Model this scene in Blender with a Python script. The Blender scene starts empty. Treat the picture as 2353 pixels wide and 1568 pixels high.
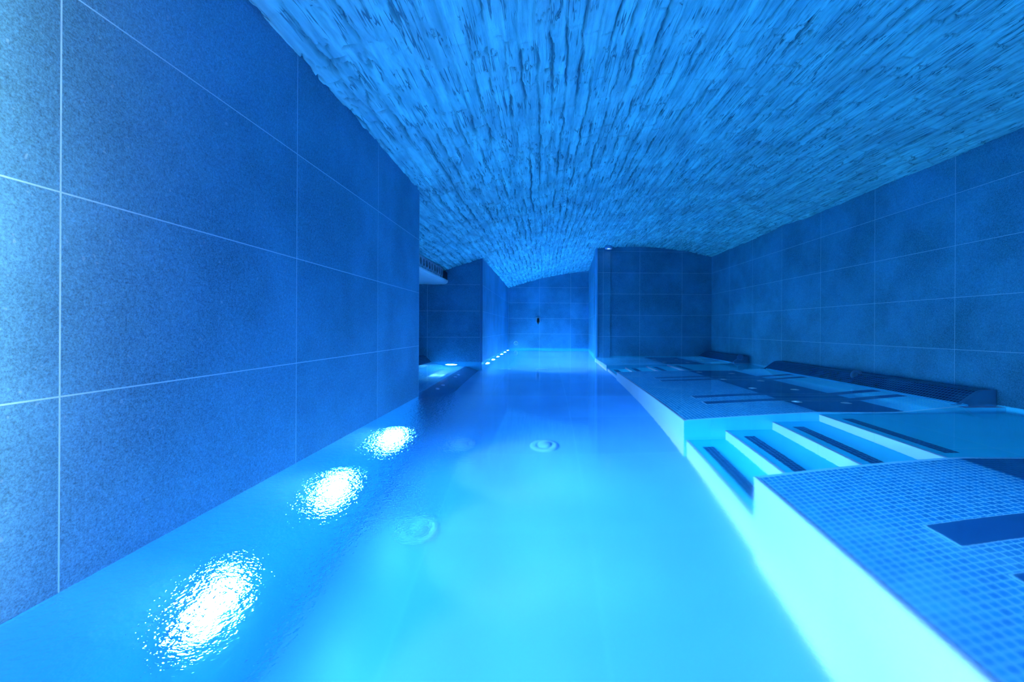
import bpy, bmesh, math, random
import numpy as np
from mathutils import Vector, Matrix

S = bpy.context.scene
COL = S.collection
random.seed(4)
RNG = np.random.default_rng(7)

# ------------------------------------------------------------------ materials
class NT:
    def __init__(self, name):
        self.m = bpy.data.materials.new(name)
        self.m.use_nodes = True
        self.t = self.m.node_tree
        self.t.nodes.clear()
        self.out = self.n('ShaderNodeOutputMaterial')

    def n(self, typ, ins=None, **props):
        nd = self.t.nodes.new(typ)
        for k, v in props.items():
            setattr(nd, k, v)
        for k, v in (ins or {}).items():
            self.set(nd.inputs[k], v)
        return nd

    def set(self, sock, v):
        if isinstance(v, bpy.types.NodeSocket):
            self.t.links.new(v, sock)
        elif isinstance(v, (tuple, list)) and len(v) == 3 and sock.type == 'RGBA':
            sock.default_value = (*v, 1)
        else:
            sock.default_value = v

    def math(self, op, a, b=0.0, c=0.0, clamp=False):
        nd = self.n('ShaderNodeMath', {0: a, 1: b, 2: c}, operation=op)
        nd.use_clamp = clamp
        return nd.outputs[0]

    def mix(self, f, a, b, blend='MIX'):
        nd = self.n('ShaderNodeMix', data_type='RGBA', blend_type=blend)
        self.set(nd.inputs['Factor'], f)
        self.set(nd.inputs['A'], a)
        self.set(nd.inputs['B'], b)
        return nd.outputs['Result']

    def ramp(self, f, lo, hi):
        nd = self.n('ShaderNodeMapRange', {'Value': f, 'From Min': lo, 'From Max': hi})
        nd.interpolation_type = 'SMOOTHSTEP'
        return nd.outputs[0]

    def noise(self, vec, scale, detail=3.0, rough=0.55):
        return self.n('ShaderNodeTexNoise', {'Vector': vec, 'Scale': scale, 'Detail': detail, 'Roughness': rough}).outputs['Fac']

    def bump(self, hgt, strength, dist, normal=None):
        ins = {'Height': hgt, 'Strength': strength, 'Distance': dist}
        if normal is not None:
            ins['Normal'] = normal
        return self.n('ShaderNodeBump', ins).outputs[0]

    def finish(self, shader):
        self.t.links.new(shader, self.out.inputs['Surface'])
        return self.m


def plain(name, col, rough=0.4, metal=0.0, spec=0.5):
    k = NT(name)
    p = k.n('ShaderNodeBsdfPrincipled', {'Base Color': col, 'Roughness': rough, 'Metallic': metal, 'Specular IOR Level': spec})
    return k.finish(p.outputs[0])


def emit(name, col, strength):
    k = NT(name)
    return k.finish(k.n('ShaderNodeEmission', {'Color': col, 'Strength': strength}).outputs[0])


def brick(k, vec, w, hh, mortar, c1, c2, cm, smooth=0.1):
    nd = k.n('ShaderNodeTexBrick', {'Vector': vec, 'Color1': c1, 'Color2': c2, 'Mortar': cm, 'Scale': 1.0,
                                    'Mortar Size': mortar, 'Mortar Smooth': smooth, 'Bias': 0.0,
                                    'Brick Width': w, 'Row Height': hh})
    nd.offset = 0.0
    nd.squash = 1.0
    return nd


def slate_mat():
    k = NT('slate_wall_tile')
    uv = k.n('ShaderNodeUVMap').outputs[0]
    ob = k.n('ShaderNodeTexCoord').outputs['Object']
    b = brick(k, uv, 0.6, 0.3, 0.0013, (0.058, 0.225, 0.375), (0.074, 0.265, 0.44), (0.28, 0.56, 0.72))
    cloud = k.noise(ob, 2.2, 4, 0.6)
    grain = k.noise(ob, 320, 2, 0.7)
    grain2 = k.noise(ob, 130, 3, 0.65)
    f = k.math('ADD', k.math('MULTIPLY', k.ramp(cloud, 0.3, 0.7), 0.42), 0.79)
    g = k.math('ADD', k.math('MULTIPLY', k.math('SUBTRACT', grain, 0.5), 1.6), f)
    g = k.math('ADD', k.math('MULTIPLY', k.math('SUBTRACT', grain2, 0.5), 1.0), g)
    gm = k.n('ShaderNodeCombineColor', {0: g, 1: g, 2: g}).outputs[0]
    tile = k.mix(1.0, b.outputs['Color'], gm, 'MULTIPLY')
    speck = k.ramp(k.noise(ob, 95, 1, 0.5), 0.72, 0.78)
    tile = k.mix(k.math('MULTIPLY', speck, 0.35), tile, (0.3, 0.45, 0.60))
    col = k.mix(b.outputs['Fac'], tile, (0.28, 0.56, 0.72))
    h1 = k.math('ADD', k.math('MULTIPLY', grain2, 0.6), k.math('MULTIPLY', grain, 0.4))
    h1 = k.math('SUBTRACT', h1, k.math('MULTIPLY', b.outputs['Fac'], 0.8))
    nrm = k.bump(h1, 0.55, 0.0016)
    p = k.n('ShaderNodeBsdfPrincipled', {'Base Color': col, 'Roughness': 0.48, 'Specular IOR Level': 0.45, 'Normal': nrm})
    return k.finish(p.outputs[0])


def pool_tile_mat(name, col, grout, size=(0.6, 0.6), mort=0.002, rough=0.35, var=0.12):
    k = NT(name)
    uv = k.n('ShaderNodeUVMap').outputs[0]
    ob = k.n('ShaderNodeTexCoord').outputs['Object']
    b = brick(k, uv, size[0], size[1], mort, col, tuple(c * (1 - var) for c in col), grout)
    n = k.noise(ob, 3.0, 3)
    f = k.math('ADD', k.math('MULTIPLY', n, 0.3), 0.85)
    fm = k.n('ShaderNodeCombineColor', {0: f, 1: f, 2: f}).outputs[0]
    c = k.mix(1.0, b.outputs['Color'], fm, 'MULTIPLY')
    p = k.n('ShaderNodeBsdfPrincipled', {'Base Color': c, 'Roughness': rough, 'Specular IOR Level': 0.3})
    return k.finish(p.outputs[0])


def mosaic_mat(name, c1, c2, grout, pitch=0.0200):
    k = NT(name)
    uv = k.n('ShaderNodeUVMap').outputs[0]
    ob = k.n('ShaderNodeTexCoord').outputs['Object']
    b = brick(k, uv, pitch, pitch, 0.0018, c1, c2, grout, 0.2)
    worn = k.ramp(k.noise(ob, 5.0, 3, 0.6), 0.5, 0.75)
    c = k.mix(k.math('MULTIPLY', worn, 0.25), b.outputs['Color'], grout)
    nrm = k.bump(k.math('SUBTRACT', 1.0, b.outputs['Fac']), 0.5, 0.001)
    p = k.n('ShaderNodeBsdfPrincipled', {'Base Color': c, 'Roughness': 0.22, 'Specular IOR Level': 0.5, 'Normal': nrm})
    return k.finish(p.outputs[0])


def plaster_mat():
    k = NT('limewashed_brick_plaster')
    ob = k.n('ShaderNodeTexCoord').outputs['Object']
    st = k.n('ShaderNodeMapping', {'Vector': ob, 'Scale': (1.0, 0.13, 1.0)}).outputs[0]
    n1 = k.noise(st, 26, 4, 0.6)
    n2 = k.noise(st, 90, 3, 0.65)
    n3 = k.noise(ob, 3.5, 3, 0.6)
    n4 = k.noise(ob, 160, 2, 0.6)
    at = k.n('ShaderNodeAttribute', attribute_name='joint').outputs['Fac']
    col = k.mix(k.ramp(n1, 0.32, 0.68), (0.22, 0.60, 0.68), (0.40, 0.97, 0.98))
    col = k.mix(k.math('MULTIPLY', k.ramp(n3, 0.40, 0.68), 0.35), col, (0.24, 0.42, 0.50))
    tn = k.n('ShaderNodeAttribute', attribute_name='tone').outputs['Fac']
    col = k.mix(k.math('MULTIPLY', k.ramp(tn, 0.35, 1.0), 0.20), col, (0.24, 0.46, 0.54))
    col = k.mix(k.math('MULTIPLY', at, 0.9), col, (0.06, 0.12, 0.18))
    st2 = k.n('ShaderNodeMapping', {'Vector': ob, 'Scale': (1.0, 0.045, 1.0)}).outputs[0]
    n5 = k.noise(st2, 44, 2, 0.6)
    ridge = k.math('SUBTRACT', 1.0, k.ramp(k.math('ABSOLUTE', k.math('SUBTRACT', n5, 0.5)), 0.003, 0.024))
    patch = k.ramp(k.noise(ob, 9, 2, 0.6), 0.42, 0.58)
    ridge = k.math('MULTIPLY', ridge, patch)
    crack = k.math('MULTIPLY', ridge, 0.85)
    col = k.mix(crack, col, (0.10, 0.20, 0.30))
    hh = k.math('ADD', k.math('MULTIPLY', n2, 0.65), k.math('MULTIPLY', n4, 0.35))
    nrm = k.bump(n1, 0.6, 0.012)
    nrm = k.bump(hh, 0.55, 0.005, nrm)
    nrm = k.bump(k.math('SUBTRACT', 1.0, ridge), 0.7, 0.006, nrm)
    p = k.n('ShaderNodeBsdfPrincipled', {'Base Color': col, 'Roughness': 0.75, 'Specular IOR Level': 0.2, 'Normal': nrm})
    return k.finish(p.outputs[0])


def water_mat():
    k = NT('pool_water')
    ob = k.n('ShaderNodeTexCoord').outputs['Object']
    sx = k.n('ShaderNodeSeparateXYZ', {0: ob})
    # the pump stirs the open pool nearest the viewpoint; over the beds and at the back the surface is calm
    dx = k.math('MULTIPLY', k.math('SUBTRACT', sx.outputs[0], 0.20), 1.2)
    dy = k.math('MULTIPLY', k.math('SUBTRACT', sx.outputs[1], 0.45), 0.8)
    dd = k.math('SQRT', k.math('ADD', k.math('MULTIPLY', dx, dx), k.math('MULTIPLY', dy, dy)))
    stir = k.math('SUBTRACT', 1.0, k.ramp(dd, 0.25, 1.05))
    rough = k.math('ADD', k.math('MULTIPLY', stir, 0.11), 0.05)
    n1 = k.noise(ob, 42, 3, 0.65)
    n2 = k.noise(ob, 110, 2, 0.6)
    hh = k.math('ADD', k.math('MULTIPLY', n1, 0.7), k.math('MULTIPLY', n2, 0.3))
    # ripples where the inlets by the lamps on the left wall push water up
    near = k.math('MULTIPLY', k.math('SUBTRACT', 1.0, k.ramp(sx.outputs[0], -0.60, -0.18)), k.math('SUBTRACT', 1.0, k.ramp(sx.outputs[1], 2.1, 2.7)))
    stg = k.math('ADD', k.math('MULTIPLY', near, 0.66), 0.015)
    nrm = k.bump(hh, stg, 0.01)
    g = k.n('ShaderNodeBsdfGlass', {'Color': (0.97, 0.99, 1.0), 'Roughness': rough, 'IOR': 1.333, 'Normal': nrm})
    return k.finish(g.outputs[0])


M = {}
M['slate'] = slate_mat()
M['pool_wall'] = pool_tile_mat('pale_pool_wall_tile', (0.08, 0.62, 0.90), (0.08, 0.50, 0.78), (0.6, 0.3))
M['pool_floor'] = pool_tile_mat('pale_blue_pool_floor_tile', (0.14, 0.40, 0.86), (0.18, 0.48, 0.90))
M['white_tile'] = pool_tile_mat('white_riser_tile', (0.92, 0.60, 0.78), (0.74, 0.52, 0.70), (0.6, 0.6), 0.002, 0.3, 0.03)
M['rim_tile'] = plain('pale_blue_rim_tile', (0.34, 0.66, 0.92), 0.35)
M['tread'] = pool_tile_mat('blue_grey_tread_tile', (0.05, 0.74, 0.96), (0.12, 0.80, 0.97))
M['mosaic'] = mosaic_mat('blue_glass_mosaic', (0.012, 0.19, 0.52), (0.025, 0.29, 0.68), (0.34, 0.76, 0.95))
M['lit_mosaic'] = mosaic_mat('lit_blue_glass_mosaic', (0.03, 0.48, 0.93), (0.05, 0.58, 0.96), (0.28, 0.80, 0.97))  # blue mosaic brightened in colour, carries the light on the bed backs
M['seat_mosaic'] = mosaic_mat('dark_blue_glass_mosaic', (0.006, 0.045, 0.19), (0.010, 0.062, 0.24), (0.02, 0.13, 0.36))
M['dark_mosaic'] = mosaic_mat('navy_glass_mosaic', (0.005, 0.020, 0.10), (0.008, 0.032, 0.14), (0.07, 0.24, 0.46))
M['dark_strip'] = plain('dark_stone_strip', (0.010, 0.090, 0.27), 0.45)
M['plaster'] = plaster_mat()
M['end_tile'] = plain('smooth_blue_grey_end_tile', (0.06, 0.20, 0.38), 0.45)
M['knob'] = plain('painted_neck_jet', (0.05, 0.14, 0.30), 0.3)
M['trim_metal'] = plain('satin_steel_trim', (0.55, 0.60, 0.66), 0.3, 1.0)
M['chrome'] = plain('chrome', (0.85, 0.88, 0.9), 0.16, 1.0)
M['steel'] = plain('brushed_steel', (0.5, 0.54, 0.6), 0.35, 1.0)
M['black'] = plain('black_plastic', (0.012, 0.014, 0.02), 0.4)
M['white_paint'] = plain('white_duct_board', (0.78, 0.82, 0.86), 0.5)
M['grey_panel'] = plain('grey_duct_panel', (0.30, 0.36, 0.45), 0.5)
M['inlet'] = plain('white_inlet_plastic', (0.28, 0.52, 0.86), 0.3)
M['water'] = water_mat()
M['lens'] = emit('lit_pool_lamp_lens', (0.08, 0.56, 1.0), 150.0)
M['spot_lens'] = emit('lit_ceiling_spot_lens', (0.55, 0.85, 1.0), 4.0)
M['tube'] = emit('lit_wall_lamp_tube', (1.0, 0.92, 0.74), 190.0)
M['jet'] = plain('glossy_white_jet', (0.95, 0.97, 1.0), 0.12, 0.35, 0.8)
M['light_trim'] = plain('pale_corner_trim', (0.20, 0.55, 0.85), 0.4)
M['ring_lit'] = plain('polished_white_ring', (0.95, 0.97, 0.98), 0.15, 0.0, 0.8)

# ------------------------------------------------------------------ helpers
def link(name, me, mats, parent=None, smooth=False):
    o = bpy.data.objects.new(name, me)
    COL.objects.link(o)
    for m in (mats if isinstance(mats, (list, tuple)) else [mats]):
        me.materials.append(m)
    if parent is not None:
        o.parent = parent
        o.matrix_parent_inverse = parent.matrix_world.inverted()
    if smooth:
        for p in me.polygons:
            p.use_smooth = True
    return o


def finish_bm(name, bm, mats, parent=None, smooth=False, bevel=0.0, seg=2):
    if bevel:
        bmesh.ops.bevel(bm, geom=bm.edges[:], offset=bevel, segments=seg, affect='EDGES', profile=0.6)
    me = bpy.data.meshes.new(name)
    bm.to_mesh(me)
    bm.free()
    return link(name, me, mats, parent, smooth)


def tag(o, label=None, cat=None, group=None, kind=None):
    for k, v in (('label', label), ('category', cat), ('group', group), ('kind', kind)):
        if v:
            o[k] = v
    return o


def empty(name, loc, label, cat, group=None):
    o = bpy.data.objects.new(name, None)
    o.empty_display_size = 0.05
    o.location = loc
    COL.objects.link(o)
    bpy.context.view_layer.update()
    return tag(o, label, cat, group)


def box_bm(x0, x1, y0, y1, z0, z1, bm=None):
    bm = bm or bmesh.new()
    v = [bm.verts.new(p) for p in ((x0, y0, z0), (x1, y0, z0), (x1, y1, z0), (x0, y1, z0),
                                   (x0, y0, z1), (x1, y0, z1), (x1, y1, z1), (x0, y1, z1))]
    for f in ((0, 3, 2, 1), (4, 5, 6, 7), (0, 1, 5, 4), (1, 2, 6, 5), (2, 3, 7, 6), (3, 0, 4, 7)):
        bm.faces.new([v[i] for i in f])
    return bm


def box_uv(me, ou=(0, 0, 0)):
    """metre-scaled box mapping, offset so joints fall where the photo shows them"""
    uvl = me.uv_layers.new(name='UVMap') if not me.uv_layers else me.uv_layers[0]
    for p in me.polygons:
        n = p.normal
        ax = max(range(3), key=lambda i: abs(n[i]))
        for li in p.loop_indices:
            c = me.vertices[me.loops[li].vertex_index].co
            x, y, z = c.x - ou[0], c.y - ou[1], c.z - ou[2]
            uvl.data[li].uv = ((y, z), (x, z), (x, y))[ax]


def lathe_bm(profile, n=32, axis='Z', loc=(0, 0, 0), bm=None, closed=False):
    """profile: (r, h) pairs turned about +axis"""
    bm = bm or bmesh.new()
    rings = []
    R = {'Z': Matrix.Identity(3), 'X': Matrix(((0, 0, 1), (0, 1, 0), (-1, 0, 0))), '-X': Matrix(((0, 0, -1), (0, 1, 0), (1, 0, 0))),
         'Y': Matrix(((1, 0, 0), (0, 0, 1), (0, -1, 0))), '-Y': Matrix(((1, 0, 0), (0, 0, -1), (0, 1, 0))),
         '-Z': Matrix(((1, 0, 0), (0, -1, 0), (0, 0, -1)))}[axis] if isinstance(axis, str) else axis
    L = Vector(loc)
    for r, hgt in profile:
        if r < 1e-6:
            rings.append([bm.verts.new(R @ Vector((0, 0, hgt)) + L)])
        else:
            rings.append([bm.verts.new(R @ Vector((r * math.cos(2 * math.pi * i / n), r * math.sin(2 * math.pi * i / n), hgt)) + L) for i in range(n)])
    pairs = list(zip(rings, rings[1:]))
    if closed:
        pairs.append((rings[-1], rings[0]))
    for a, b in pairs:
        for i in range(n):
            j = (i + 1) % n
            if len(a) == 1 and len(b) == 1:
                continue
            if len(a) == 1:
                bm.faces.new((a[0], b[j], b[i])[::-1])
            elif len(b) == 1:
                bm.faces.new((a[i], a[j], b[0]))
            else:
                bm.faces.new((a[i], a[j], b[j], b[i]))
    bmesh.ops.recalc_face_normals(bm, faces=bm.faces[:])
    return bm


# ------------------------------------------------------------------ vault height
def vault(x, y):
    z = -0.010 * x ** 3 - 0.071 * x ** 2 + 0.236 * x + 1.367
    return z - 0.030 * np.clip((y - 5.6) / 2.4, 0, 1)

POOL_Z = -0.90
WL = -0.004          # slate starts here, pale pool tile below

# ------------------------------------------------------------------ walls
def wall(name, a, b, top_extra=0.12, thick=0.14, phase=(0.0, 0.0), side=1, z0=None, n=28):
    """vertical wall from plan point a to b; the room lies on the left of a->b when side is 1"""
    a, b = Vector((*a, 0)), Vector((*b, 0))
    d = (b - a)
    L = d.length
    d.normalize()
    nrm = Vector((-d.y, d.x, 0)) * side       # into the room
    z0 = POOL_Z - 0.05 if z0 is None else z0
    bm = bmesh.new()
    cols = []
    for i in range(n + 1):
        p = a + d * (L * i / n)
        zt = float(vault(p.x, p.y)) + top_extra
        q = p - nrm * thick
        cols.append([bm.verts.new((p.x, p.y, z0)), bm.verts.new((p.x, p.y, WL)), bm.verts.new((p.x, p.y, zt)),
                     bm.verts.new((q.x, q.y, zt)), bm.verts.new((q.x, q.y, z0))])
    uvl = bm.loops.layers.uv.new('UVMap')
    def face(vs, mi, uvs):
        f = bm.faces.new(vs)
        f.material_index = mi
        for l, w in zip(f.loops, uvs):
            l[uvl].uv = w
    for i in range(n):
        c0, c1 = cols[i], cols[i + 1]
        u0, u1 = L * i / n - phase[0], L * (i + 1) / n - phase[0]
        for k in range(5):
            j = (k + 1) % 5
            v = [c0[k], c1[k], c1[j], c0[j]]
            vz = [w.co.z - phase[1] for w in v]
            face(v, 1 if k == 0 else 0, [(u0, vz[0]), (u1, vz[1]), (u1, vz[2]), (u0, vz[3])])
    for c, u in ((cols[0], 0.0), (cols[-1], L)):
        face(list(c), 0, [(u - phase[0] + (0.0 if k < 3 else thick), c[k].co.z - phase[1]) for k in range(5)])
    bmesh.ops.recalc_face_normals(bm, faces=bm.faces[:])
    o = finish_bm(name, bm, [M['slate'], M['pool_wall']])
    return tag(o, kind='structure')


XL, XR = -0.709, 2.374
YREAR = -2.0
w = wall('wall_left', (XL, 2.432), (XL, YREAR), phase=(2.432 - 0.627, 0.286), side=-1 * -1)
tag(w, 'near slate-tiled wall along the left edge of the pool')
w = wall('wall_alcove_near', (-1.75, 2.432), (XL - 0.145, 2.432), phase=(0.3, 0.28), thick=0.10)
w = wall('wall_alcove_left', (-1.75, 4.88), (-1.75, 2.432), phase=(0.0, 0.28))
w = wall('wall_alcove_back', (-0.709, 4.88), (-1.75, 4.88), phase=(-0.709 + 1.327, 0.280))
tag(w, 'dark slate-tiled end wall of the left alcove')
w = wall('wall_passage_left', (-0.683, 8.27), (-0.705, 4.88), phase=(0.25, 0.278), thick=0.20)
tag(w, 'lit slate-tiled side wall of the far passage on the left')
w = wall('wall_back', (0.865, 8.27), (-0.683, 8.27), phase=(0.865 + 0.082, 0.275))
tag(w, 'slate-tiled end wall of the far passage with the spout')
w = wall('wall_passage_right', (0.735, 6.03), (0.865, 8.27), phase=(0.1, 0.275), thick=0.2)
w = wall('wall_jut', (2.374, 6.06), (0.735, 6.03), phase=(2.374 - 1.354, 0.275), thick=0.2)
tag(w, 'dark slate-tiled wall face at the far end of the beds')
w = wall('wall_right', (XR, YREAR), (XR, 6.06), phase=(6.071 - YREAR, 0.278))
tag(w, 'long slate-tiled wall on the right behind the beds')
w = wall('wall_rear', (XL - 0.14, YREAR), (XR + 0.14, YREAR), phase=(0.2, 0.28))

# steel corner trims
for nm, x0, x1, y0, y1 in (('trim_1', 0.722, 0.757, 6.005, 6.040), ('trim_2', -0.726, -0.698, 4.862, 4.892)):
    bm = box_bm(x0, x1, y0, y1, 0.0, float(vault((x0 + x1) / 2, y0)) + 0.03)
    bmesh.ops.bevel(bm, geom=[e for e in bm.edges if abs((e.verts[0].co - e.verts[1].co).z) > 0.3], offset=0.010, segments=3, affect='EDGES')
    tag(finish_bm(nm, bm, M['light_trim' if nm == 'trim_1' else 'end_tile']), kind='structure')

# pool floor
bm = box_bm(-1.85, XR + 0.1, YREAR - 0.1, 8.4, POOL_Z - 0.06, POOL_Z)
o = finish_bm('floor', bm, M['pool_floor'])
box_uv(o.data, (0.18, 1.05, 0))
tag(o, kind='structure')

# ------------------------------------------------------------------ vaulted ceiling
def vnoise(x, y, seed):
    r = np.random.default_rng(seed).random((257, 257))
    xi, yi = np.floor(x).astype(int), np.floor(y).astype(int)
    fx, fy = x - xi, y - yi
    fx, fy = fx * fx * (3 - 2 * fx), fy * fy * (3 - 2 * fy)
    a, b = r[xi % 257, yi % 257], r[(xi + 1) % 257, yi % 257]
    c, d = r[xi % 257, (yi + 1) % 257], r[(xi + 1) % 257, (yi + 1) % 257]
    return (a * (1 - fx) + b * fx) * (1 - fy) + (c * (1 - fx) + d * fx) * fy


def fbm(x, y, seed, oct=3):
    s, a, t = 0, 0.5, 0
    for i in range(oct):
        s = s + a * vnoise(x * 2 ** i, y * 2 ** i, seed + i)
        t += a
        a *= 0.5
    return s / t


def ceiling():
    xs = np.arange(-1.88, 2.50, 0.0046)
    ys = np.concatenate([np.arange(-2.12, 0.6, 0.05), np.arange(0.6, 4.2, 0.0095), np.arange(4.2, 8.4, 0.0145)])
    X, Y = np.meshgrid(xs, ys, indexing='ij')
    Z = vault(X, Y)
    # brick courses run along the room; lime wash half fills the joints
    course = 0.056
    wob = (fbm(X * 3, Y * 1.5, 11) - 0.5) * 0.035 + (fbm(X * 14, Y * 9, 15, 3) - 0.5) * 0.022 + (fbm(X * 50, Y * 38, 17, 2) - 0.5) * 0.008
    u = (X + 3 + wob) / course
    row = np.floor(u).astype(int)
    fu = u - row
    tr = np.random.default_rng(3).random(400)
    ln = 0.24 + 0.10 * tr[(row * 7) % 400]
    v = (Y + 3 + tr[row % 400] * 0.9 + (fbm(X * 9, Y * 9, 21) - 0.5) * 0.05) / ln
    bi = np.floor(v).astype(int)
    fv = v - bi
    tb = np.random.default_rng(5).random((400, 400))
    hb = tb[row % 400, bi % 400]
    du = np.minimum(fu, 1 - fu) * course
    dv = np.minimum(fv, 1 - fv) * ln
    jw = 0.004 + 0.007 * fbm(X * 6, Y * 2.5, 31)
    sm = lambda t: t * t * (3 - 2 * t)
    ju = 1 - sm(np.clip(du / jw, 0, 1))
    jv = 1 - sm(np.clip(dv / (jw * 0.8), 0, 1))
    # which joints show: a random length of each brick's edge, patchy overall
    side = np.where(fu > 0.5, row + 1, row)
    seg = (Y + 3) / 0.17 + tr[(side * 13) % 400] * 7 + (fbm(X * 4, Y * 3, 43) - 0.5) * 1.6
    sgi = np.floor(seg).astype(int)
    rs = tb[(side * 17) % 400, sgi % 400]
    rn = tb[(side * 17) % 400, (sgi + 1) % 400]
    fs = seg - sgi
    lev = rs * (1 - sm(fs)) + rn * sm(fs)
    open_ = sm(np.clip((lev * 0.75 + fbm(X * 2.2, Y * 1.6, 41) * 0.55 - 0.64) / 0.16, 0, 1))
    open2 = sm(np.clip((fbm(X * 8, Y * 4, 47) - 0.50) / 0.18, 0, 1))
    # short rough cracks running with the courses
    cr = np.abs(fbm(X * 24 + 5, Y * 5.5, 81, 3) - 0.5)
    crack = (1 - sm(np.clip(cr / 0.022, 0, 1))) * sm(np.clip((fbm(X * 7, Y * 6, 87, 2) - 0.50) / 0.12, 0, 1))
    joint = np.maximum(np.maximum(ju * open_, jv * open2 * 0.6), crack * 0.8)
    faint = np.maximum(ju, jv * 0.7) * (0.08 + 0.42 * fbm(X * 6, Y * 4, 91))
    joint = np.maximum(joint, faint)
    up = joint * 0.020
    up += (hb - 0.5) * 0.010 * (0.5 + 0.5 * open_)
    up += (fu - 0.5) * (tb[(row * 3) % 400, (bi * 5) % 400] - 0.5) * 0.012
    up += (fbm(X * 26, Y * 7, 51, 3) - 0.5) * 0.010
    up += (fbm(X * 1.7, Y * 1.1, 61) - 0.5) * 0.020
    # the edge of an earlier patch of render crosses the vault
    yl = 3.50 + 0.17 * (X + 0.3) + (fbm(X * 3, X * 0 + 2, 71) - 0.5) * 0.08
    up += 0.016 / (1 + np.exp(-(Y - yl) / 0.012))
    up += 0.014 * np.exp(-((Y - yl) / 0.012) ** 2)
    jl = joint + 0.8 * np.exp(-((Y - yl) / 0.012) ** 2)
    Z = Z + up
    nx, ny = X.shape
    co = np.stack([X, Y, Z], -1).reshape(-1, 3).astype(np.float32)
    idx = np.arange(nx * ny).reshape(nx, ny)
    q = np.stack([idx[:-1, :-1], idx[:-1, 1:], idx[1:, 1:], idx[1:, :-1]], -1).reshape(-1, 4).astype(np.int32)
    me = bpy.data.meshes.new('ceiling')
    me.vertices.add(len(co))
    me.vertices.foreach_set('co', co.ravel())
    me.loops.add(q.size)
    me.loops.foreach_set('vertex_index', q.ravel())
    me.polygons.add(len(q))
    me.polygons.foreach_set('loop_start', np.arange(0, q.size, 4, dtype=np.int32))
    me.polygons.foreach_set('loop_total', np.full(len(q), 4, dtype=np.int32))
    me.polygons.foreach_set('use_smooth', np.ones(len(q), dtype=bool))
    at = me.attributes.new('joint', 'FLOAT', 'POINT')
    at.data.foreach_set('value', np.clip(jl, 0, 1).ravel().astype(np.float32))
    at = me.attributes.new('tone', 'FLOAT', 'POINT')
    at.data.foreach_set('value', tb[(row * 3 + 1) % 400, (bi * 7 + 2) % 400].ravel().astype(np.float32))
    me.update(calc_edges=True)
    me.validate()
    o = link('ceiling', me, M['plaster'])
    return tag(o, 'low vaulted ceiling of lime-washed brick courses', kind='structure')

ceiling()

# ------------------------------------------------------------------ water
bm = bmesh.new()
e_ = 0.003
plan = [(XL - e_, YREAR - e_), (XR + e_, YREAR - e_), (XR + e_, 6.06 + e_), (0.735 + e_, 6.03 + e_), (0.865 + e_, 8.27 + e_), (-0.683 - e_, 8.27 + e_),
        (-0.705 - e_, 4.88 + e_), (-1.30, 4.88 + e_), (-1.30, 2.432 - e_), (XL - e_, 2.432 - e_)]
f = bm.faces.new([bm.verts.new((x, y, 0)) for x, y in plan])
o = finish_bm('pool_water', bm, M['water'])
tag(o, 'clear blue-lit water filling the pool and covering the beds', 'water', kind='stuff')

# ------------------------------------------------------------------ tiled water beds on the right
PROF = [(0.722, -0.362), (0.86, -0.329), (1.00, -0.293), (1.20, -0.243), (1.36, -0.205), (1.415, -0.196), (1.45, -0.196),
        (1.52, -0.203), (1.64, -0.209), (1.76, -0.208), (1.83, -0.200), (1.87, -0.186), (1.92, -0.158), (2.01, -0.100), (2.12, -0.034),
        (2.19, 0.004), (2.245, 0.042), (2.272, 0.060), (2.292, 0.069), (2.32, 0.073), (2.374, 0.073)]
XF = 0.722


def catmull(pts, per=6):
    P = [Vector(p) for p in pts]
    out = []
    for i in range(len(P) - 1):
        p0, p1, p2, p3 = P[max(i - 1, 0)], P[i], P[i + 1], P[min(i + 2, len(P) - 1)]
        for k in range(per):
            t = k / per
            out.append(0.5 * ((2 * p1) + (p2 - p0) * t + (2 * p0 - 5 * p1 + 4 * p2 - p3) * t * t + (3 * p1 - p0 - 3 * p2 + p3) * t ** 3))
    out.append(P[-1])
    return [(v.x, v.y) for v in out]

CURVE = catmull(PROF)
CUM = [0.0]
for a, b in zip(CURVE, CURVE[1:]):
    CUM.append(CUM[-1] + math.hypot(b[0] - a[0], b[1] - a[1]))


def zat(x):
    for a, b in zip(CURVE, CURVE[1:]):
        if a[0] <= x <= b[0]:
            t = (x - a[0]) / max(b[0] - a[0], 1e-9)
            return a[1] + (b[1] - a[1]) * t
    return CURVE[-1][1] if x > CURVE[-1][0] else CURVE[0][1]


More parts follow.
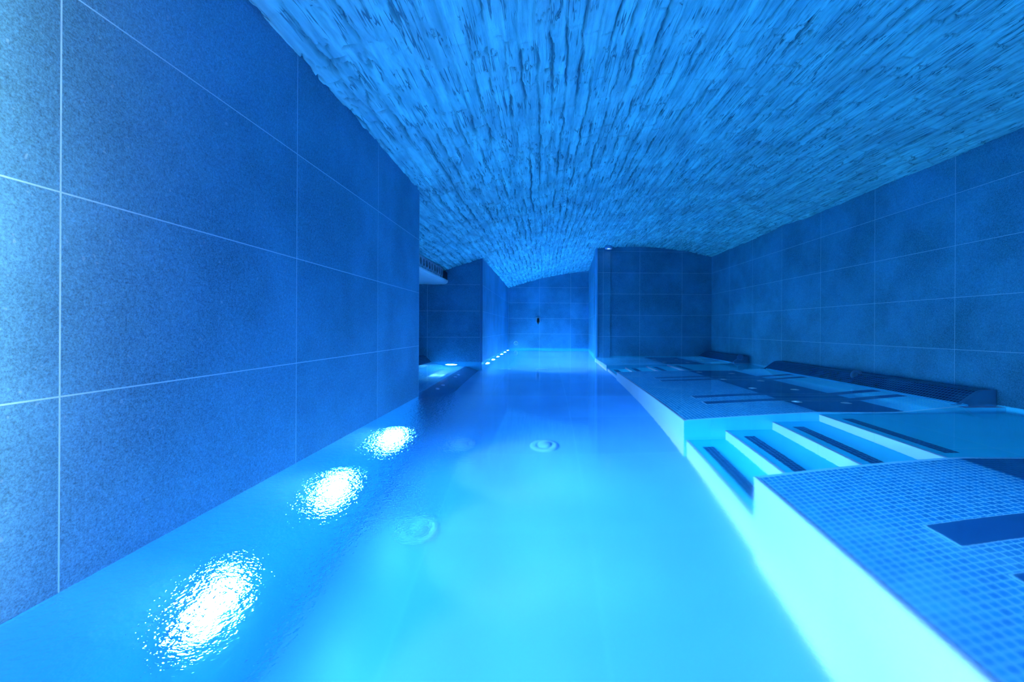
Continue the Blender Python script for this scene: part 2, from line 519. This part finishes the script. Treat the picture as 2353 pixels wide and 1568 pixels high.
def sheet(name, x0, x1, y0, y1, lift, mat, parent, thick=0.006, v0=0.0):
    """a strip of tiling that follows the bed's curve"""
    pts = [(x, z, s) for (x, z), s in zip(CURVE, CUM) if x0 - 1e-6 <= x <= x1 + 1e-6]
    if pts[0][0] > x0 + 1e-4:
        pts.insert(0, (x0, zat(x0), pts[0][2] - (pts[0][0] - x0)))
    if pts[-1][0] < x1 - 1e-4:
        pts.append((x1, zat(x1), pts[-1][2] + (x1 - pts[-1][0])))
    bm = bmesh.new()
    uvl = bm.loops.layers.uv.new('UVMap')
    top = [(bm.verts.new((x, y0, z + lift)), bm.verts.new((x, y1, z + lift)), s) for x, z, s in pts]
    for a, b in zip(top, top[1:]):
        f = bm.faces.new((a[0], b[0], b[1], a[1]))
        f.smooth = True
        for l in f.loops:
            l[uvl].uv = (a[2] if l.vert in a[:2] else b[2], l.vert.co.y - v0)
    T = [(bm.verts.new((x, y0, z + lift)), bm.verts.new((x, y1, z + lift)), bm.verts.new((x, y1, z + lift - thick)), bm.verts.new((x, y0, z + lift - thick)), s) for x, z, s in pts]
    for a, b in zip(T, T[1:]):
        for k in (1, 2, 3):
            j = (k + 1) % 4
            f = bm.faces.new((a[k], a[j], b[j], b[k]))
            for l in f.loops:
                s = a[4] if l.vert in a[:4] else b[4]
                l[uvl].uv = (s, l.vert.co.y - v0)
    for c in (T[0], T[-1]):
        f = bm.faces.new(c[:4])
        for l in f.loops:
            l[uvl].uv = (l.vert.co.z, l.vert.co.y - v0)
    bmesh.ops.recalc_face_normals(bm, faces=bm.faces[:])
    return finish_bm(name, bm, mat, parent)


def bed_core(name, y0, y1, mat, parent):
    bm = bmesh.new()
    loops = []
    for y in (y0, y1):
        vs = [bm.verts.new((x, y, z - 0.006)) for x, z in CURVE if x < 2.155]
        vs += [bm.verts.new((2.16, y, -0.055)), bm.verts.new((XR - 0.003, y, -0.055))]
        vs += [bm.verts.new((XR - 0.003, y, POOL_Z)), bm.verts.new((XF, y, POOL_Z))]
        loops.append(vs)
    n = len(loops[0])
    for i in range(n):
        j = (i + 1) % n
        bm.faces.new((loops[0][i], loops[0][j], loops[1][j], loops[1][i]))
    bm.faces.new(loops[0][::-1]).material_index = 1
    bm.faces.new(loops[1]).material_index = 1
    bmesh.ops.recalc_face_normals(bm, faces=bm.faces[:])
    o = finish_bm(name, bm, [mat, M['pool_wall']], parent)
    box_uv(o.data, (0.12, y0 + 0.0, -0.36))
    return o


def bed_edge(name, pts, parent, mat, wdt=0.014, hgt=0.010):
    """a narrow white rim along a polyline of (x, y, z)"""
    bm = bmesh.new()
    rings = []
    for i, p in enumerate(pts):
        d = Vector(pts[min(i + 1, len(pts) - 1)]) - Vector(pts[max(i - 1, 0)])
        d.normalize()
        s = Vector((-d.y, d.x, 0)).normalized() * wdt * 0.5
        up = Vector((0, 0, hgt * 0.5))
        c = Vector(p)
        rings.append([bm.verts.new(c + q) for q in (s - up, s + up * 0.7, s * 0.6 + up, -s * 0.6 + up, -s + up * 0.7, -s - up)])
    for a, b in zip(rings, rings[1:]):
        for k in range(6):
            j = (k + 1) % 6
            bm.faces.new((a[k], a[j], b[j], b[k]))
    bm.faces.new(rings[0])
    bm.faces.new(rings[-1])
    bmesh.ops.recalc_face_normals(bm, faces=bm.faces[:])
    return finish_bm(name, bm, mat, parent)


def dome(name, x, y, z, parent, r=0.019):
    bm = lathe_bm([(r * 1.5, -0.004), (r * 1.5, 0.004), (r * 1.3, 0.007), (r * 1.0, 0.007), (r * 0.95, 0.018), (r * 0.7, 0.026), (0, 0.030)], 20, 'Z', (x, y, z))
    return finish_bm(name, bm, M['jet'], parent, True)


def water_bed(y0, y1, pairs, jets, knob_y, label):
    t = empty('water_bed', (1.4, (y0 + y1) / 2, POOL_Z), label, 'water bed', 'tiled water beds along the right wall')
    bed_core('base', y0, y1, M['white_tile'], t)
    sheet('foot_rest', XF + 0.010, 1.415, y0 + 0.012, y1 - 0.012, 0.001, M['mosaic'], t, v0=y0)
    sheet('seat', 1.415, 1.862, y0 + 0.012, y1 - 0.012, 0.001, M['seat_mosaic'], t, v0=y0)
    sheet('back_rest', 1.862, 2.192, y0 + 0.012, y1 - 0.012, 0.001, M['lit_mosaic'], t, v0=y0)
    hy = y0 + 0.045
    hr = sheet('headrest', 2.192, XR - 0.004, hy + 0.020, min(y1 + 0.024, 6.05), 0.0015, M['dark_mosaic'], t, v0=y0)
    for ya, yb in ((hy - 0.003, hy + 0.020), (y1 + 0.024, y1 + 0.030)):
        bm = bmesh.new()
        pts = [(x, z + 0.002) for x, z in CURVE if 2.14 < x < XR - 0.002]
        pts += [(XR - 0.006, pts[-1][1]), (XR - 0.006, -0.06), (pts[0][0], -0.06)]
        A = [bm.verts.new((x, ya, z)) for x, z in pts]
        B = [bm.verts.new((x, yb, z)) for x, z in pts]
        for i in range(len(pts)):
            j = (i + 1) % len(pts)
            bm.faces.new((A[i], A[j], B[j], B[i]))
        bm.faces.new(A); bm.faces.new(B)
        bmesh.ops.recalc_face_normals(bm, faces=bm.faces[:])
        if yb < 6.04:
            finish_bm('headrest_end', bm, M['end_tile'], hr)
        else:
            bm.free()
    bed_edge('edge_rim', [(XF + 0.005, y0 + 0.001, zat(XF) - 0.003), (XF + 0.005, y1 - 0.001, zat(XF) - 0.003)], t, M['white_tile'], 0.016, 0.014)
    for yy in (y0 + 0.005, y1 - 0.005):
        bed_edge('edge_rim', [(x, yy, z - 0.001) for x, z in CURVE if 0.73 < x < 2.15][::3], t, M['rim_tile'])
    for ya, yb in pairs:
        ds = sheet('dark_strip', 0.966, 2.150, ya, yb, 0.0034, M['dark_strip'], t, thick=0.004)
        sheet('strip_border', 0.961, 2.155, ya - 0.004, yb + 0.004, 0.0022, M['rim_tile'], ds, thick=0.004)
    for jx, jy in jets:
        dome('jet_nozzle', jx, jy, zat(jx), t)
    if knob_y is not None:
        ax = Vector((-0.55, -0.80, 0.25)).normalized()
        R = ax.to_track_quat('Z', 'Y').to_matrix()
        prof = [(0.030, -0.045), (0.033, -0.004), (0.037, 0.0), (0.037, 0.006), (0.033, 0.010), (0.020, 0.011), (0.018, 0.007), (0.012, 0.007), (0.010, 0.013), (0, 0.014)]
        k = finish_bm('neck_jet', lathe_bm(prof, 28, R, (2.268, knob_y, 0.060)), M['knob'], hr, True)
        tag(k, 'round neck jet')
    return t


def jets_for(c):
    return [(x, c + s) for x in (1.47, 1.74) for s in (-0.25, 0.27)]


water_bed(2.195, 4.215, [(2.525, 2.600), (2.720, 2.800), (3.480, 3.555), (3.665, 3.745)],
          [(1.475, 2.490), (1.475, 3.02), (1.475, 3.505), (1.475, 4.055), (1.742, 2.46), (1.742, 2.965), (1.742, 3.43), (1.742, 3.96)],
          3.10, 'mosaic water bed between the two flights of pool steps')
water_bed(4.905, 6.028, [(5.215, 5.275), (5.405, 5.465)], [(1.46, 5.175), (1.46, 5.66), (1.735, 5.15), (1.735, 5.60)],
          4.93, 'farthest mosaic water bed, against the dark end wall')
water_bed(-1.95, 1.462, [(0.785, 0.880), (0.985, 1.079), (-0.20, -0.105), (0.0, 0.095)],
          [(1.47, 0.66), (1.47, 1.22), (1.74, 0.66), (1.74, 1.22), (1.47, -0.3), (1.47, 0.25), (1.74, -0.3), (1.74, 0.25)],
          None, 'nearest mosaic water bed with a white front, cut by the frame edge')

# ------------------------------------------------------------------ steps between the beds
LAND, T1, T2, T3 = -0.250, -0.408, -0.556, -0.690


def steps(y0, y1, label):
    g = 0.002
    y0, y1 = y0 + g, y1 - g
    t = empty('pool_steps', (1.0, (y0 + y1) / 2, POOL_Z), label, 'steps', 'tiled steps from the pool up to the beds')
    levels = [(0.735, T3, 0.935), (0.935, T2, 1.175), (1.175, T1, 1.415), (1.415, LAND, XR)]
    zprev = POOL_Z
    for i, (xa, z, xb) in enumerate(levels):
        r = finish_bm('riser', box_bm(xa, xa + 0.012, y0, y1, zprev, z - 0.010), M['white_tile'], t)
        box_uv(r.data, (0, y0 - 0.235, z - 0.3))
        nm = 'landing' if i == 3 else 'tread'
        bm = box_bm(xa - 0.002, xb + (0.012 if i < 3 else 0), y0, y1, z - 0.010, z)
        o = finish_bm(nm, bm, M['tread'], t)
        box_uv(o.data, (xa + 0.28, y0 + 0.14, 0))
        s = finish_bm('grip_strip', box_bm(xa + 0.045, xa + 0.098, y0 + 0.09, y1 - 0.10, z - 0.004, z + 0.0025), M['dark_mosaic'], o)
        box_uv(s.data, (xa + 0.045, y0 + 0.09, 0))
        tag(s, 'dark mosaic grip strip')
        nb = finish_bm('nosing', box_bm(xa - 0.003, xa + 0.009, y0, y1, z - 0.008, z + 0.001), M['white_tile'], o)
        zprev = z
    c = finish_bm('core', box_bm(0.75, XR, y0, y1, POOL_Z, T3 - 0.011), M['white_tile'], t)
    box_uv(c.data)
    return t

steps(1.462, 2.195, 'nearer flight of underwater steps, beside the nearest bed')
steps(4.215, 4.905, 'farther flight of underwater steps, before the farthest bed')

# ------------------------------------------------------------------ bench in the left alcove
def alcove_bench():
    t = empty('alcove_bench', (-1.2, 3.65, POOL_Z), 'mosaic bench seat built into the left alcove', 'bench')
    prof = [(-0.740, -0.90), (-0.775, -0.80), (-0.835, -0.62), (-0.880, -0.535), (-0.93, -0.505), (-1.02, -0.50), (-1.10, -0.47), (-1.17, -0.36), (-1.23, -0.18), (-1.275, -0.01)]
    ya, yb = 2.44, 4.875
    def strip(name, pts, mat, smooth=True):
        bm = bmesh.new()
        uvl = bm.loops.layers.uv.new('UVMap')
        s = 0
        prev = None
        rows = []
        for x, z in pts:
            if prev:
                s += math.hypot(x - prev[0], z - prev[1])
            prev = (x, z)
            rows.append((bm.verts.new((x, ya, z)), bm.verts.new((x, yb, z)), s))
        for a, b in zip(rows, rows[1:]):
            f = bm.faces.new((a[0], a[1], b[1], b[0]))
            f.smooth = smooth
            for l in f.loops:
                l[uvl].uv = (a[2] if l.vert in a[:2] else b[2], l.vert.co.y)
        f0 = [r[0] for r in rows] + [bm.verts.new((-1.74, ya, pts[-1][1])), bm.verts.new((-1.74, ya, pts[0][1]))]
        f1 = [r[1] for r in rows] + [bm.verts.new((-1.74, yb, pts[-1][1])), bm.verts.new((-1.74, yb, pts[0][1]))]
        for fl in (f0, f1):
            f = bm.faces.new(fl)
            for l in f.loops:
                l[uvl].uv = (l.vert.co.x, l.vert.co.z)
        bmesh.ops.recalc_face_normals(bm, faces=bm.faces[:])
        return finish_bm(name, bm, mat, t)
    c = catmull(prof, 4)
    k = 13
    strip('front', c[:k + 1], M['dark_mosaic'])  # navy colour stands in for the shade on this unlit face
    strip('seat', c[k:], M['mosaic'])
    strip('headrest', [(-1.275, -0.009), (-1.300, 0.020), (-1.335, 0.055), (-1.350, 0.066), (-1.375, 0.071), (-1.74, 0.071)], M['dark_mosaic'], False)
    for y in (4.20, 4.05, 3.56, 3.38, 2.9, 2.75):
        R = Matrix.Rotation(math.radians(62), 3, 'Y')
        n = finish_bm('jet_nozzle', lathe_bm([(0.028, -0.006), (0.028, 0.004), (0.022, 0.008), (0.014, 0.008), (0, 0.006)], 20, R, (-0.838, y, -0.610)), M['inlet'], t, True)
        tag(n, 'white jet nozzle')
    return t

alcove_bench()

# ------------------------------------------------------------------ underwater lamps
LAMP_Z = -0.425
def add_light(name, kind, loc, energy, col, **kw):
    d = bpy.data.lights.new(name, kind)
    d.energy = energy
    d.color = col
    for a, b in kw.items():
        setattr(d, a, b)
    o = bpy.data.objects.new(name, d)
    o.location = loc
    COL.objects.link(o)
    return o


LAMP_COL = (0.08, 0.56, 1.0)
def lamp(loc, axis, label, group, power, dirv, beam=1.0, col=LAMP_COL, sc=1.0):
    t = empty('pool_lamp', loc, label, 'lamp', group)
    x, y, z = loc
    prof_ring = [(0.062, 0.0), (0.082, 0.0), (0.082, 0.010), (0.076, 0.016), (0.066, 0.016), (0.062, 0.010)]
    finish_bm('ring', lathe_bm([(a * sc, b) for a, b in prof_ring], 32, axis, loc, closed=True), M['chrome'], t, True)
    finish_bm('lens', lathe_bm([(a * sc, b) for a, b in ((0.064, 0.004), (0.062, 0.016), (0.053, 0.030), (0.038, 0.041), (0.018, 0.047), (0, 0.048))], 32, axis, loc), M['lens'], t, True)
    d = Vector(dirv).normalized()
    lt = add_light('bulb', 'SPOT', Vector(loc) + Vector((d.x, d.y, 0)).normalized() * 0.055, power, col, shadow_soft_size=0.03, spot_size=math.radians(100), spot_blend=0.75)
    lt.rotation_euler = d.to_track_quat('-Z', 'Y').to_euler()
    lt.parent = t
    lt.matrix_parent_inverse = t.matrix_world.inverted()
    # the lens throws most of its light in a narrow beam down onto the pool floor
    e = Vector((d.x, d.y, -0.74)).normalized()
    l2 = add_light('bulb', 'SPOT', Vector(loc) + Vector((d.x, d.y, 0)).normalized() * 0.055, power * BEAM * beam, BEAM_COL, shadow_soft_size=0.025, spot_size=math.radians(60), spot_blend=1.0)
    l2.rotation_euler = e.to_track_quat('-Z', 'Y').to_euler()
    l2.parent = t
    l2.matrix_parent_inverse = t.matrix_world.inverted()
    return t


BEAM = 0.6
BEAM_COL = (0.36, 0.50, 1.0)
PW = 66.0
near_y = [0.90, 1.416, 1.947]
nm = ['lit lamp under the water on the left wall, nearest the bottom edge',
      'lit lamp under the water on the left wall, middle of three',
      'lit lamp under the water on the left wall, by the alcove corner']
for y, l in zip(near_y, nm):
    lamp((XL + 0.001, y, LAMP_Z), 'X', l, 'lit lamps along the near left wall', PW * 1.4, (1, 0.30, 0.05), sc=1.25)
for y in (0.336, -0.204, -0.744, -1.284):
    lamp((XL + 0.001, y, LAMP_Z), 'X', 'lit underwater lamp on the left wall beside the viewpoint', 'lit lamps beside the viewpoint', PW * 0.6, (1, 0, 0.0), 1.0, (0.42, 0.56, 1.0))
ords = ['nearest', 'second', 'third', 'fourth', 'fifth', 'last']
for i in range(6):
    y = 5.18 + 0.54 * i
    x = -0.705 + 0.022 * (y - 4.88) / 3.39
    lamp((x + 0.001, y, LAMP_Z), 'X', ords[i] + ' of the row of lit underwater lamps in the far passage', 'lit lamps in the far passage', PW * 0.8, (1, 0, 0.0), 8.0, sc=1.35)
lamp((-1.05, 4.878, -0.33), '-Y', 'lit underwater lamp on the end wall of the alcove', 'alcove lamp', PW * 0.7, (0.1, -1, -0.15), 1.0)

# ------------------------------------------------------------------ floor inlets
for x, y, l in ((-0.02, 5.06, 'white floor inlet at mid pool, level with the alcove end wall'),
                (-0.46, 5.05, 'white floor inlet by the far left lamps'),
                (0.005, 2.36, 'white floor inlet at mid pool, level with the alcove corner'),
                (-0.45, 2.36, 'white floor inlet near the alcove corner, by the left wall'),
                (-0.475, 1.63, 'white floor inlet beside the near left lamps')):
    t = empty('floor_inlet', (x, y, POOL_Z), l, 'inlet', 'white inlets in the pool floor')
    finish_bm('flange', lathe_bm([(0.078, 0.0), (0.078, 0.006), (0.068, 0.012), (0.045, 0.012), (0.042, 0.004)], 28, 'Z', (x, y, POOL_Z)), M['inlet'], t, True)
    finish_bm('cap', lathe_bm([(0.038, 0.0), (0.038, 0.020), (0.030, 0.026), (0, 0.027)], 24, 'Z', (x, y, POOL_Z)), M['inlet'], t, True)

# ------------------------------------------------------------------ fittings on the end wall of the passage
YB = 8.27
t = empty('wall_spout', (-0.107, YB, 0.52), 'small plate with a dark spout on the far end wall', 'spout')
bm = box_bm(-0.155, -0.062, YB - 0.022, YB, 0.502, 0.596)
finish_bm('plate', bm, M['grey_panel'], t, False, 0.008, 2)
# tongue: rounded top, tapering to a point, curving out
bm = bmesh.new()
rings = []
for i in range(11):
    s = i / 10
    zz = 0.578 - 0.125 * s
    wd = 0.026 * math.sin(math.pi * min(1, 0.25 + 0.55 * s)) if s < 0.62 else 0.026 * (1 - s) / 0.38 * 0.97 + 0.001
    out = 0.022 + 0.055 * math.sin(math.pi * min(s * 0.9 + 0.1, 1) * 0.8)
    rings.append([bm.verts.new((-0.107 + wd * math.cos(a) , YB - 0.012 - out * 0.5 * (1 + math.sin(a)) , zz)) for a in [2 * math.pi * k / 14 for k in range(14)]])
for a, b in zip(rings, rings[1:]):
    for k in range(14):
        j = (k + 1) % 14
        bm.faces.new((a[k], a[j], b[j], b[k]))
bm.faces.new(rings[0]); bm.faces.new(rings[-1])
bmesh.ops.recalc_face_normals(bm, faces=bm.faces[:])
finish_bm('nozzle', bm, M['black'], t, True)

t = empty('wall_inlet', (-0.535, YB, 0.095), 'bright round ring fitting low on the far end wall', 'fitting')
finish_bm('flange', lathe_bm([(0.026, 0.0), (0.043, 0.0), (0.043, 0.008), (0.039, 0.016), (0.031, 0.018), (0.026, 0.012)], 32, '-Y', (-0.535, YB, 0.095), closed=True), M['ring_lit'], t, True)
finish_bm('core', lathe_bm([(0.026, 0.0), (0.025, 0.008), (0.014, 0.010), (0.013, 0.022), (0.006, 0.024), (0, 0.018)], 24, '-Y', (-0.535, YB, 0.095)), M['steel'], t, True)

# ceiling spot near the far wall
zc = float(vault(0.893, 5.92))
t = empty('ceiling_spot', (0.893, 5.92, zc), 'small round lit spot in the vault above the far dark wall', 'spot light')
finish_bm('rim', lathe_bm([(0.034, -0.022), (0.050, -0.022), (0.052, -0.010), (0.050, 0.02), (0.034, 0.02)], 28, 'Z', (0.893, 5.92, zc), closed=True), M['inlet'], t, True)
finish_bm('lens', lathe_bm([(0.034, -0.012), (0.02, -0.016), (0, -0.017)], 24, 'Z', (0.893, 5.92, zc)), M['spot_lens'], t, True)

# ------------------------------------------------------------------ duct box with round holes in the alcove
def duct():
    x1 = -1.096
    ya, yb = 2.60, 4.872
    t = empty('duct_box', (-1.2, (ya + yb) / 2, 0.88), 'grey duct box with a row of round holes, hung under the alcove vault', 'duct')
    zt = 1.035
    # body behind the panel
    bm = box_bm(-1.28, x1 - 0.055, ya, yb, 0.925, 0.945)
    finish_bm('body', bm, M['white_paint'], t)
    # end block
    bm = box_bm(x1 - 0.05, x1 - 0.004, 4.66, yb, 0.925, zt - 0.02)
    finish_bm('end_block', bm, M['black'], t)
    # perforated panel
    pitch, r, zc_ = 0.098, 0.034, 0.985
    bm = bmesh.new()
    n = 20
    y = 4.64
    holes = []
    while y - pitch > ya:
        yc = y - pitch / 2
        inner, outer, inner2 = [], [], []
        for i in range(n):
            a = 2 * math.pi * i / n
            cy, cz = math.cos(a), math.sin(a)
            k = min((pitch / 2) / max(abs(cy), 1e-6), 0.05 / max(abs(cz), 1e-6))
            inner.append(bm.verts.new((x1, yc + r * cy, zc_ + r * cz)))
            inner2.append(bm.verts.new((x1 - 0.03, yc + r * cy, zc_ + r * cz)))
            zz = zc_ + k * cz
            zz = 0.930 if cz < 0 and abs(zz - (zc_ - 0.05)) < 1e-4 else (zt if cz > 0 and abs(zz - (zc_ + 0.05)) < 1e-4 else zz)
            outer.append(bm.verts.new((x1, yc + k * cy, zz)))
        for i in range(n):
            j = (i + 1) % n
            bm.faces.new((inner[i], outer[i], outer[j], inner[j]))
            bm.faces.new((inner[j], inner2[j], inner2[i], inner[i]))
        y -= pitch
    bmesh.ops.remove_doubles(bm, verts=bm.verts[:], dist=1e-5)
    bmesh.ops.recalc_face_normals(bm, faces=bm.faces[:])
    finish_bm('hole_panel', bm, M['grey_panel'], t)
    # lower lip: a rounded board
    bm = bmesh.new()
    pr = [(x1 - 0.06, 0.928), (x1 + 0.004, 0.928), (x1 + 0.006, 0.915), (x1 - 0.002, 0.898), (x1 - 0.018, 0.886), (x1 - 0.04, 0.881), (-1.325, 0.881), (-1.325, 0.90), (x1 - 0.10, 0.92)]
    A = [bm.verts.new((x, ya, z)) for x, z in pr]
    B = [bm.verts.new((x, yb, z)) for x, z in pr]
    for i in range(len(pr)):
        j = (i + 1) % len(pr)
        bm.faces.new((A[i], A[j], B[j], B[i]))
    bm.faces.new(A); bm.faces.new(B)
    bmesh.ops.recalc_face_normals(bm, faces=bm.faces[:])
    finish_bm('lip_board', bm, M['white_paint'], t)
    bm = box_bm(-1.46, -1.325, ya, yb, 0.883, 0.893)
    finish_bm('back_board', bm, M['white_paint'], t)
    return t

duct()

# ------------------------------------------------------------------ wall lamp beside the viewpoint
def wall_lamp(y, z0, z1, power, col):
    x = XL + 0.10
    t = empty('wall_lamp', (XL, y, (z0 + z1) / 2), 'slim upright wall lamp on the left wall beside the viewpoint', 'wall lamp')
    finish_bm('back_plate', box_bm(XL, XL + 0.02, y - 0.03, y + 0.03, z0, z1), M['steel'], t, False, 0.004, 1)
    for z in (z0 + 0.03, z1 - 0.05):
        finish_bm('bracket', box_bm(XL + 0.02, x - 0.01, y - 0.012, y + 0.012, z, z + 0.02), M['steel'], t)
    bm = lathe_bm([(0, 0), (0.011, 0), (0.011, z1 - z0), (0, z1 - z0)], 20, 'Z', (x, y, z0))
    finish_bm('tube', bm, M['tube'], t, True)
    # channel shade: open to the wall only
    bm = box_bm(x + 0.018, x + 0.022, y - 0.05, y + 0.05, z0 - 0.01, z1 + 0.01)
    box_bm(XL + 0.02, x + 0.020, y - 0.055, y - 0.05, z0 - 0.01, z1 + 0.01, bm)
    box_bm(XL + 0.02, x + 0.020, y - 0.055, y + 0.05, z1 + 0.01, z1 + 0.014, bm)
    box_bm(XL + 0.02, x + 0.020, y - 0.055, y + 0.05, z0 - 0.014, z0 - 0.01, bm)
    box_bm(XL + 0.086, x + 0.020, y + 0.048, y + 0.052, z0 - 0.01, z1 + 0.01, bm)
    finish_bm('shade', bm, M['black'], t)
    return t

wall_lamp(0.30, 0.05, 1.08, 0, 0)

# ------------------------------------------------------------------ camera
cd = bpy.data.cameras.new('camera')
cd.sensor_fit = 'HORIZONTAL'
cd.sensor_width = 36.0
cd.lens = 983.13 / 2353 * 36.0
cd.shift_x = -(1249.34 - 1176.5) / 2353
cd.shift_y = (754.04 - 784.0) / 2353
cd.clip_start = 0.02
cam = bpy.data.objects.new('camera', cd)
cam.location = (0, 0, 0.3905)
COL.objects.link(cam)
cam.rotation_euler = (Matrix.Rotation(math.radians(90), 3, 'X') @ Matrix.Rotation(0.00497, 3, 'Z')).to_euler()
S.camera = cam

# ------------------------------------------------------------------ world and view
wd = bpy.data.worlds.new('world')
wd.use_nodes = True
wd.node_tree.nodes['Background'].inputs[0].default_value = (0, 0, 0, 1)
S.world = wd
S.view_settings.view_transform = 'Standard'
S.view_settings.look = 'None'
S.view_settings.gamma = 1.0
S.view_settings.exposure = 0.0
S.view_settings.use_curve_mapping = False
cy = S.cycles
cy.use_denoising = True
cy.max_bounces = 8
cy.diffuse_bounces = 3
cy.glossy_bounces = 3
cy.transmission_bounces = 6
cy.caustics_refractive = True
cy.caustics_reflective = True
cy.sample_clamp_indirect = 20.0
cy.use_adaptive_sampling = False
cy.adaptive_threshold = 0.12
cy.use_light_tree = False
cy.adaptive_min_samples = 10
